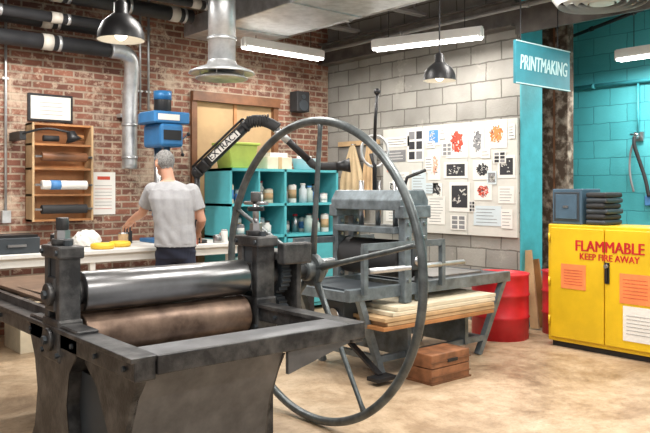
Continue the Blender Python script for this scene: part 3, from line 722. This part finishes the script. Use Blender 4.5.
b.done()
def pendant(x, y, z, r, top):
    b = B('pendant_lamp')
    b.lathe([(r, 0), (r * .98, r * .35), (r * .8, r * .75), (r * .45, r * 1.05), (r * .3, r * 1.15), (r * .28, r * 1.6), (r * .1, r * 1.75), (.006, r * 1.8)], (x, y, z), 'blackm')
    b.lathe([(r, 0), (r * .95, r * .35), (r * .77, r * .72), (r * .3, r * 1.0), (0, r * 1.02)], (x, y, z), 'white')
    b.ball((x, y, z + r * .35), (r * .3, r * .3, r * .38), 'bulb'); b.cyl((x, y, z + r * .7), (x, y, z + r * 1.02), r * .15, 'white')
    b.cyl((x, y, z + r * 1.75), (x, y, top), .006, 'blackm', seg=8); b.done()
pendant(2.14, 4.73, 2.46, .16, CZ - .05); pendant(4.6, 3.97, 2.33, .135, 3.13)
for p, q, r, k in (((5.6, -1, 3.44), (5.6, 7.38, 3.44), .022, 'redpaint'), ((5.15, -1, 3.25), (5.15, 7.38, 3.25), .03, 'galv'), ((5.95, -1, 3.2), (5.95, 7.38, 3.2), .02, 'joist'), ((6.9, 2.5, 3.35), (7.7, 5.3, 3.1), .02, 'blackm'), ((7.74, 0, 2.62), (7.74, 5.45, 2.62), .022, 'tealpaint')):
    b = B('ceiling_conduit'); b.cyl(p, q, r, k)
    p = Vector(p); q = Vector(q)
    for t_ in (.2, .4, .6, .8):
        c = p.lerp(q, t_); d = (q - p).normalized(); b.cyl(c - d * .02, c + d * .02, r * 1.35, k)
    b.done()
b = B('wall_faucet')
b.cyl((7.76, 3.84, 2.0), (7.76, 3.84, 2.6), .012, 'tealpaint'); b.cyl((7.76, 3.84, 2.0), (7.68, 3.84, 2.0), .02, 'steel'); b.cyl((7.68, 3.79, 2.03), (7.68, 3.89, 2.03), .010, 'steel'); b.bx((7.77, 3.79, 1.96), (7.799, 3.89, 2.06), 'steel')
b.tube([(7.68, 3.84, 2.0), (7.66, 3.84, 1.92), (7.70, 3.80, 1.75), (7.72, 3.74, 1.55), (7.72, 3.70, 1.35)], .02, 'blackr', smooth=2)
b.tube([(7.70, 3.84, 1.98), (7.70, 3.90, 1.85), (7.72, 3.92, 1.6), (7.74, 3.88, 1.40)], .012, 'inkgrey', smooth=2); b.bx((7.74, 3.66, 1.25), (7.799, 3.76, 1.36), 'blue', .01); b.done()

# ------------------------------------------------------------ the printmaker
def person():
    b = B('tmp_body')
    def loft(secs):
        t = bmesh.new(); seg = 28; rings = []
        for cx, cy, z, rx, ry in secs:
            rings.append([t.verts.new((cx + rx * math.copysign(abs(math.cos(a)) ** .85, math.cos(a)), cy + ry * math.copysign(abs(math.sin(a)) ** .85, math.sin(a)), z)) for a in [2 * math.pi * i / seg for i in range(seg)]])
        for a, c in zip(rings, rings[1:]):
            for i in range(seg): t.faces.new((a[i], a[(i + 1) % seg], c[(i + 1) % seg], c[i]))
        t.faces.new(rings[0][::-1]); t.faces.new(rings[-1]); b.merge(t, 'shirt')
    loft([(.03, 0, .90, .190, .145), (.03, 0, .98, .188, .142), (.02, .005, 1.10, .184, .132), (.01, .01, 1.22, .196, .13), (-.005, .02, 1.34, .215, .13), (-.01, .03, 1.42, .205, .112), (-.02, .035, 1.47, .14, .085), (-.04, .04, 1.505, .075, .07)])
    loft([(.03, 0, .98, .165, .125), (.03, 0, .88, .175, .132), (.03, 0, .80, .165, .12), (.03, 0, .76, .12, .09)])
    HC = Vector((-.095, .10, 1.665)); fw = Vector((-.62, .72, -.30)).normalized(); upv = (Vector((-.08, .12, 1)) - fw * fw.dot(Vector((-.08, .12, 1)))).normalized(); rt = fw.cross(upv)
    HM = Matrix((rt, fw, upv)).transposed().to_4x4()
    H = lambda r, f, u: HC + rt * r + fw * f + upv * u
    b.tube([(-.025, .03, 1.44), (-.045, .05, 1.52), H(0, -.02, -.05)], [.065, .056, .058], 'shirt', seg=20)
    b.ball(H(0, -.01, .02), (.082, .104, .103), 'shirt', HM); b.ball(H(0, .03, -.05), (.060, .064, .064), 'shirt', HM); b.ball(H(0, .055, -.085), (.03, .03, .025), 'shirt', HM)
    b.tube([H(0, .085, .02), H(0, .113, -.028), H(0, .093, -.036)], [.008, .016, .012], 'shirt', seg=10)
    b.tube([H(-.022, .084, -.062), H(0, .094, -.061), H(.022, .084, -.062)], [.006, .009, .006], 'shirt', seg=8)
    for sg in (-1, 1):
        b.ball(H(sg * .085, -.005, -.012), (.012, .022, .034), 'shirt', HM)
        b.tube([H(sg * .045, .080, .032), H(sg * .02, .090, .030)], .008, 'shirt', seg=8)
    LS, LE, LW = Vector((-.185, .04, 1.425)), Vector((-.32, .17, 1.20)), Vector((-.47, .36, 1.13))
    RS, RE, RW = Vector((.17, .03, 1.415)), Vector((.265, .03, 1.14)), Vector((.19, .25, 1.03))
    segs = []
    for S, E_, W in ((LS, LE, LW), (RS, RE, RW)):
        b.tube([S, S.lerp(E_, .5), E_, E_.lerp(W, .3), W], [.052, .05, .042, .043, .028], 'shirt', seg=18)
        b.ball(S + Vector((0, 0, -.005)), (.078, .07, .072), 'shirt')
        q = S.lerp(E_, .66); b.tube([S, S.lerp(E_, .3), q], [.076, .075, .072], 'shirt', seg=20)
        segs.append((q, E_)); segs.append((E_, W))
        d = (W - E_).normalized() * 1.0; d = (d + Vector((0, 0, -.35))).normalized(); side = d.cross(Vector((0, 0, 1))).normalized(); nn = side.cross(d)
        P = lambda s1, d1, n1: W + side * s1 + d * d1 + nn * n1
        b.tube([W, P(0, .03, 0), P(0, .085, 0)], [.028, .034, .03], 'shirt', seg=14)
        b.ball(P(0, .06, 0), (.042, .042, .022), 'shirt', Matrix((side, d, nn)).transposed().to_4x4())
        for i, (s1, ln) in enumerate(((-.033, .068), (-.011, .078), (.011, .073), (.033, .056))):
            b.tube([P(s1, .07, 0), P(s1 * 1.25, .09 + ln * .35, -.004), P(s1 * 1.3, .09 + ln * .72, -.022), P(s1 * 1.25, .09 + ln * .9, -.045)], [.0095, .009, .0085, .007], 'shirt', seg=8)
        sg = 1 if S is LS else -1
        b.tube([P(sg * .025, .02, 0), P(sg * .055, .05, -.015), P(sg * .058, .085, -.035)], [.014, .011, .009], 'shirt', seg=8)
        segs.append((W, P(0, .2, -.02)))
    for sg in (-1, 1):
        hx = .03 + sg * .09
        b.tube([(hx, 0, .86), (hx + sg * .01, .01, .66), (hx + sg * .015, .02, .48), (hx + sg * .02, -.01, .28), (hx + sg * .02, -.02, .085)], [.095, .088, .07, .066, .062], 'shirt', seg=20)
        b.tube([(hx + sg * .02, -.05, .055), (hx + sg * .025, .05, .05), (hx + sg * .035, .16, .035)], [.05, .048, .035], 'shirt', seg=14)
        b.bx((hx + sg * .025 - .045, -.09, 0), (hx + sg * .025 + .045, .18, .03), 'shirt', .01)
    ob = b.done()
    md = ob.modifiers.new('r', 'REMESH'); md.mode = 'VOXEL'; md.voxel_size = .0065
    sm = ob.modifiers.new('s', 'SMOOTH'); sm.iterations = 3; sm.factor = .5
    dg = bpy.context.evaluated_depsgraph_get(); me = bpy.data.meshes.new_from_object(ob.evaluated_get(dg)); bpy.data.objects.remove(ob)
    me.materials.clear()
    for k in ('shirt', 'pants', 'skin', 'hair', 'shoe'): me.materials.append(M[k])
    def dseg(p, a, c):
        ab = c - a; t = (p - a).dot(ab) / ab.length_squared; tc_ = max(0, min(1, t)); return (p - (a + ab * tc_)).length, t
    def ishair(hr, hf, hu):
        jag = .006 * math.sin(hr * 90) + .004 * math.sin(hf * 140)
        return (hf < .005 + jag and hu > -.070 + jag and abs(hr) < .084 and not (hu < -.02 and hf > -.03)) or (hu > .076 + jag) or (hf < .05 and hu > .040 + jag)
    for v in me.vertices:
        p = v.co
        if .93 < p.z < 1.42 and abs(p.x) < .21:
            v.co += v.normal * (.006 * math.sin(p.z * 50 + p.x * 30 + 2 * math.sin(p.x * 18)) * (1.35 - p.z) + .003 * math.sin(p.x * 60 + p.z * 12))
        if .1 < p.z < .9: v.co += v.normal * .004 * math.sin(p.z * 45 + p.x * 30)
        if p.z > 1.53:
            hp = p - HC
            if hp.length < .16 and ishair(hp.dot(rt), hp.dot(fw), hp.dot(upv)): v.co += v.normal * (.004 + .004 * random.random())
    idx = []
    for f in me.polygons:
        p = f.center; i = 0
        if p.z < .07: i = 4
        elif p.z < .905: i = 1
        elif p.z > 1.497:
            hp = p - HC
            if hp.length < .17 or abs(p.x + .05) < .07:
                i = 2
                if hp.length < .16 and ishair(hp.dot(rt), hp.dot(fw), hp.dot(upv)): i = 3
        if .88 < p.z < 1.35:
            for n_, (a, c) in enumerate(segs):
                d_, t_ = dseg(p, a, c)
                if n_ % 3 == 0:
                    if d_ < .058 and t_ > 0.02: i = 2
                elif n_ % 3 == 1:
                    if d_ < .053: i = 2
                elif d_ < .09: i = 2
        if i == 2 and p.z < .905 and abs(p.x) < .13: i = 1
        idx.append(i)
    me.polygons.foreach_set('material_index', idx)
    me.polygons.foreach_set('use_smooth', [True] * len(me.polygons))
    ob = bpy.data.objects.new('printmaker_man', me); scene.collection.objects.link(ob)
    e = B('eyes')
    for sg in (-1, 1):
        e.ball(H(sg * .031, .084, .015), (.012, .008, .008), 'white', HM, 12); e.ball(H(sg * .031, .091, .015), (.005, .003, .005), 'ink', HM, 8)
    eo = e.done(); eo.parent = ob
    ob.location = (3.187, 5.945, 0); ob.rotation_euler = (0, 0, R(-40.17))
    return ob
person()

# ------------------------------------------------------------ world + camera
w = bpy.data.worlds.new('World'); scene.world = w; w.use_nodes = True
w.node_tree.nodes['Background'].inputs[0].default_value = (1, .98, .95, 1); w.node_tree.nodes['Background'].inputs[1].default_value = .75
scene.view_settings.view_transform = 'Standard'
scene.view_settings.look = 'None'
cam = bpy.data.cameras.new('camera'); co = bpy.data.objects.new('camera', cam); scene.collection.objects.link(co)
cam.sensor_width = 36; cam.lens = 720 / 650 * 36; cam.shift_y = -26.5 / 650; cam.clip_end = 60
co.location = (0, 0, 1.42); co.rotation_euler = (R(90), 0, R(-40.17)); scene.camera = co
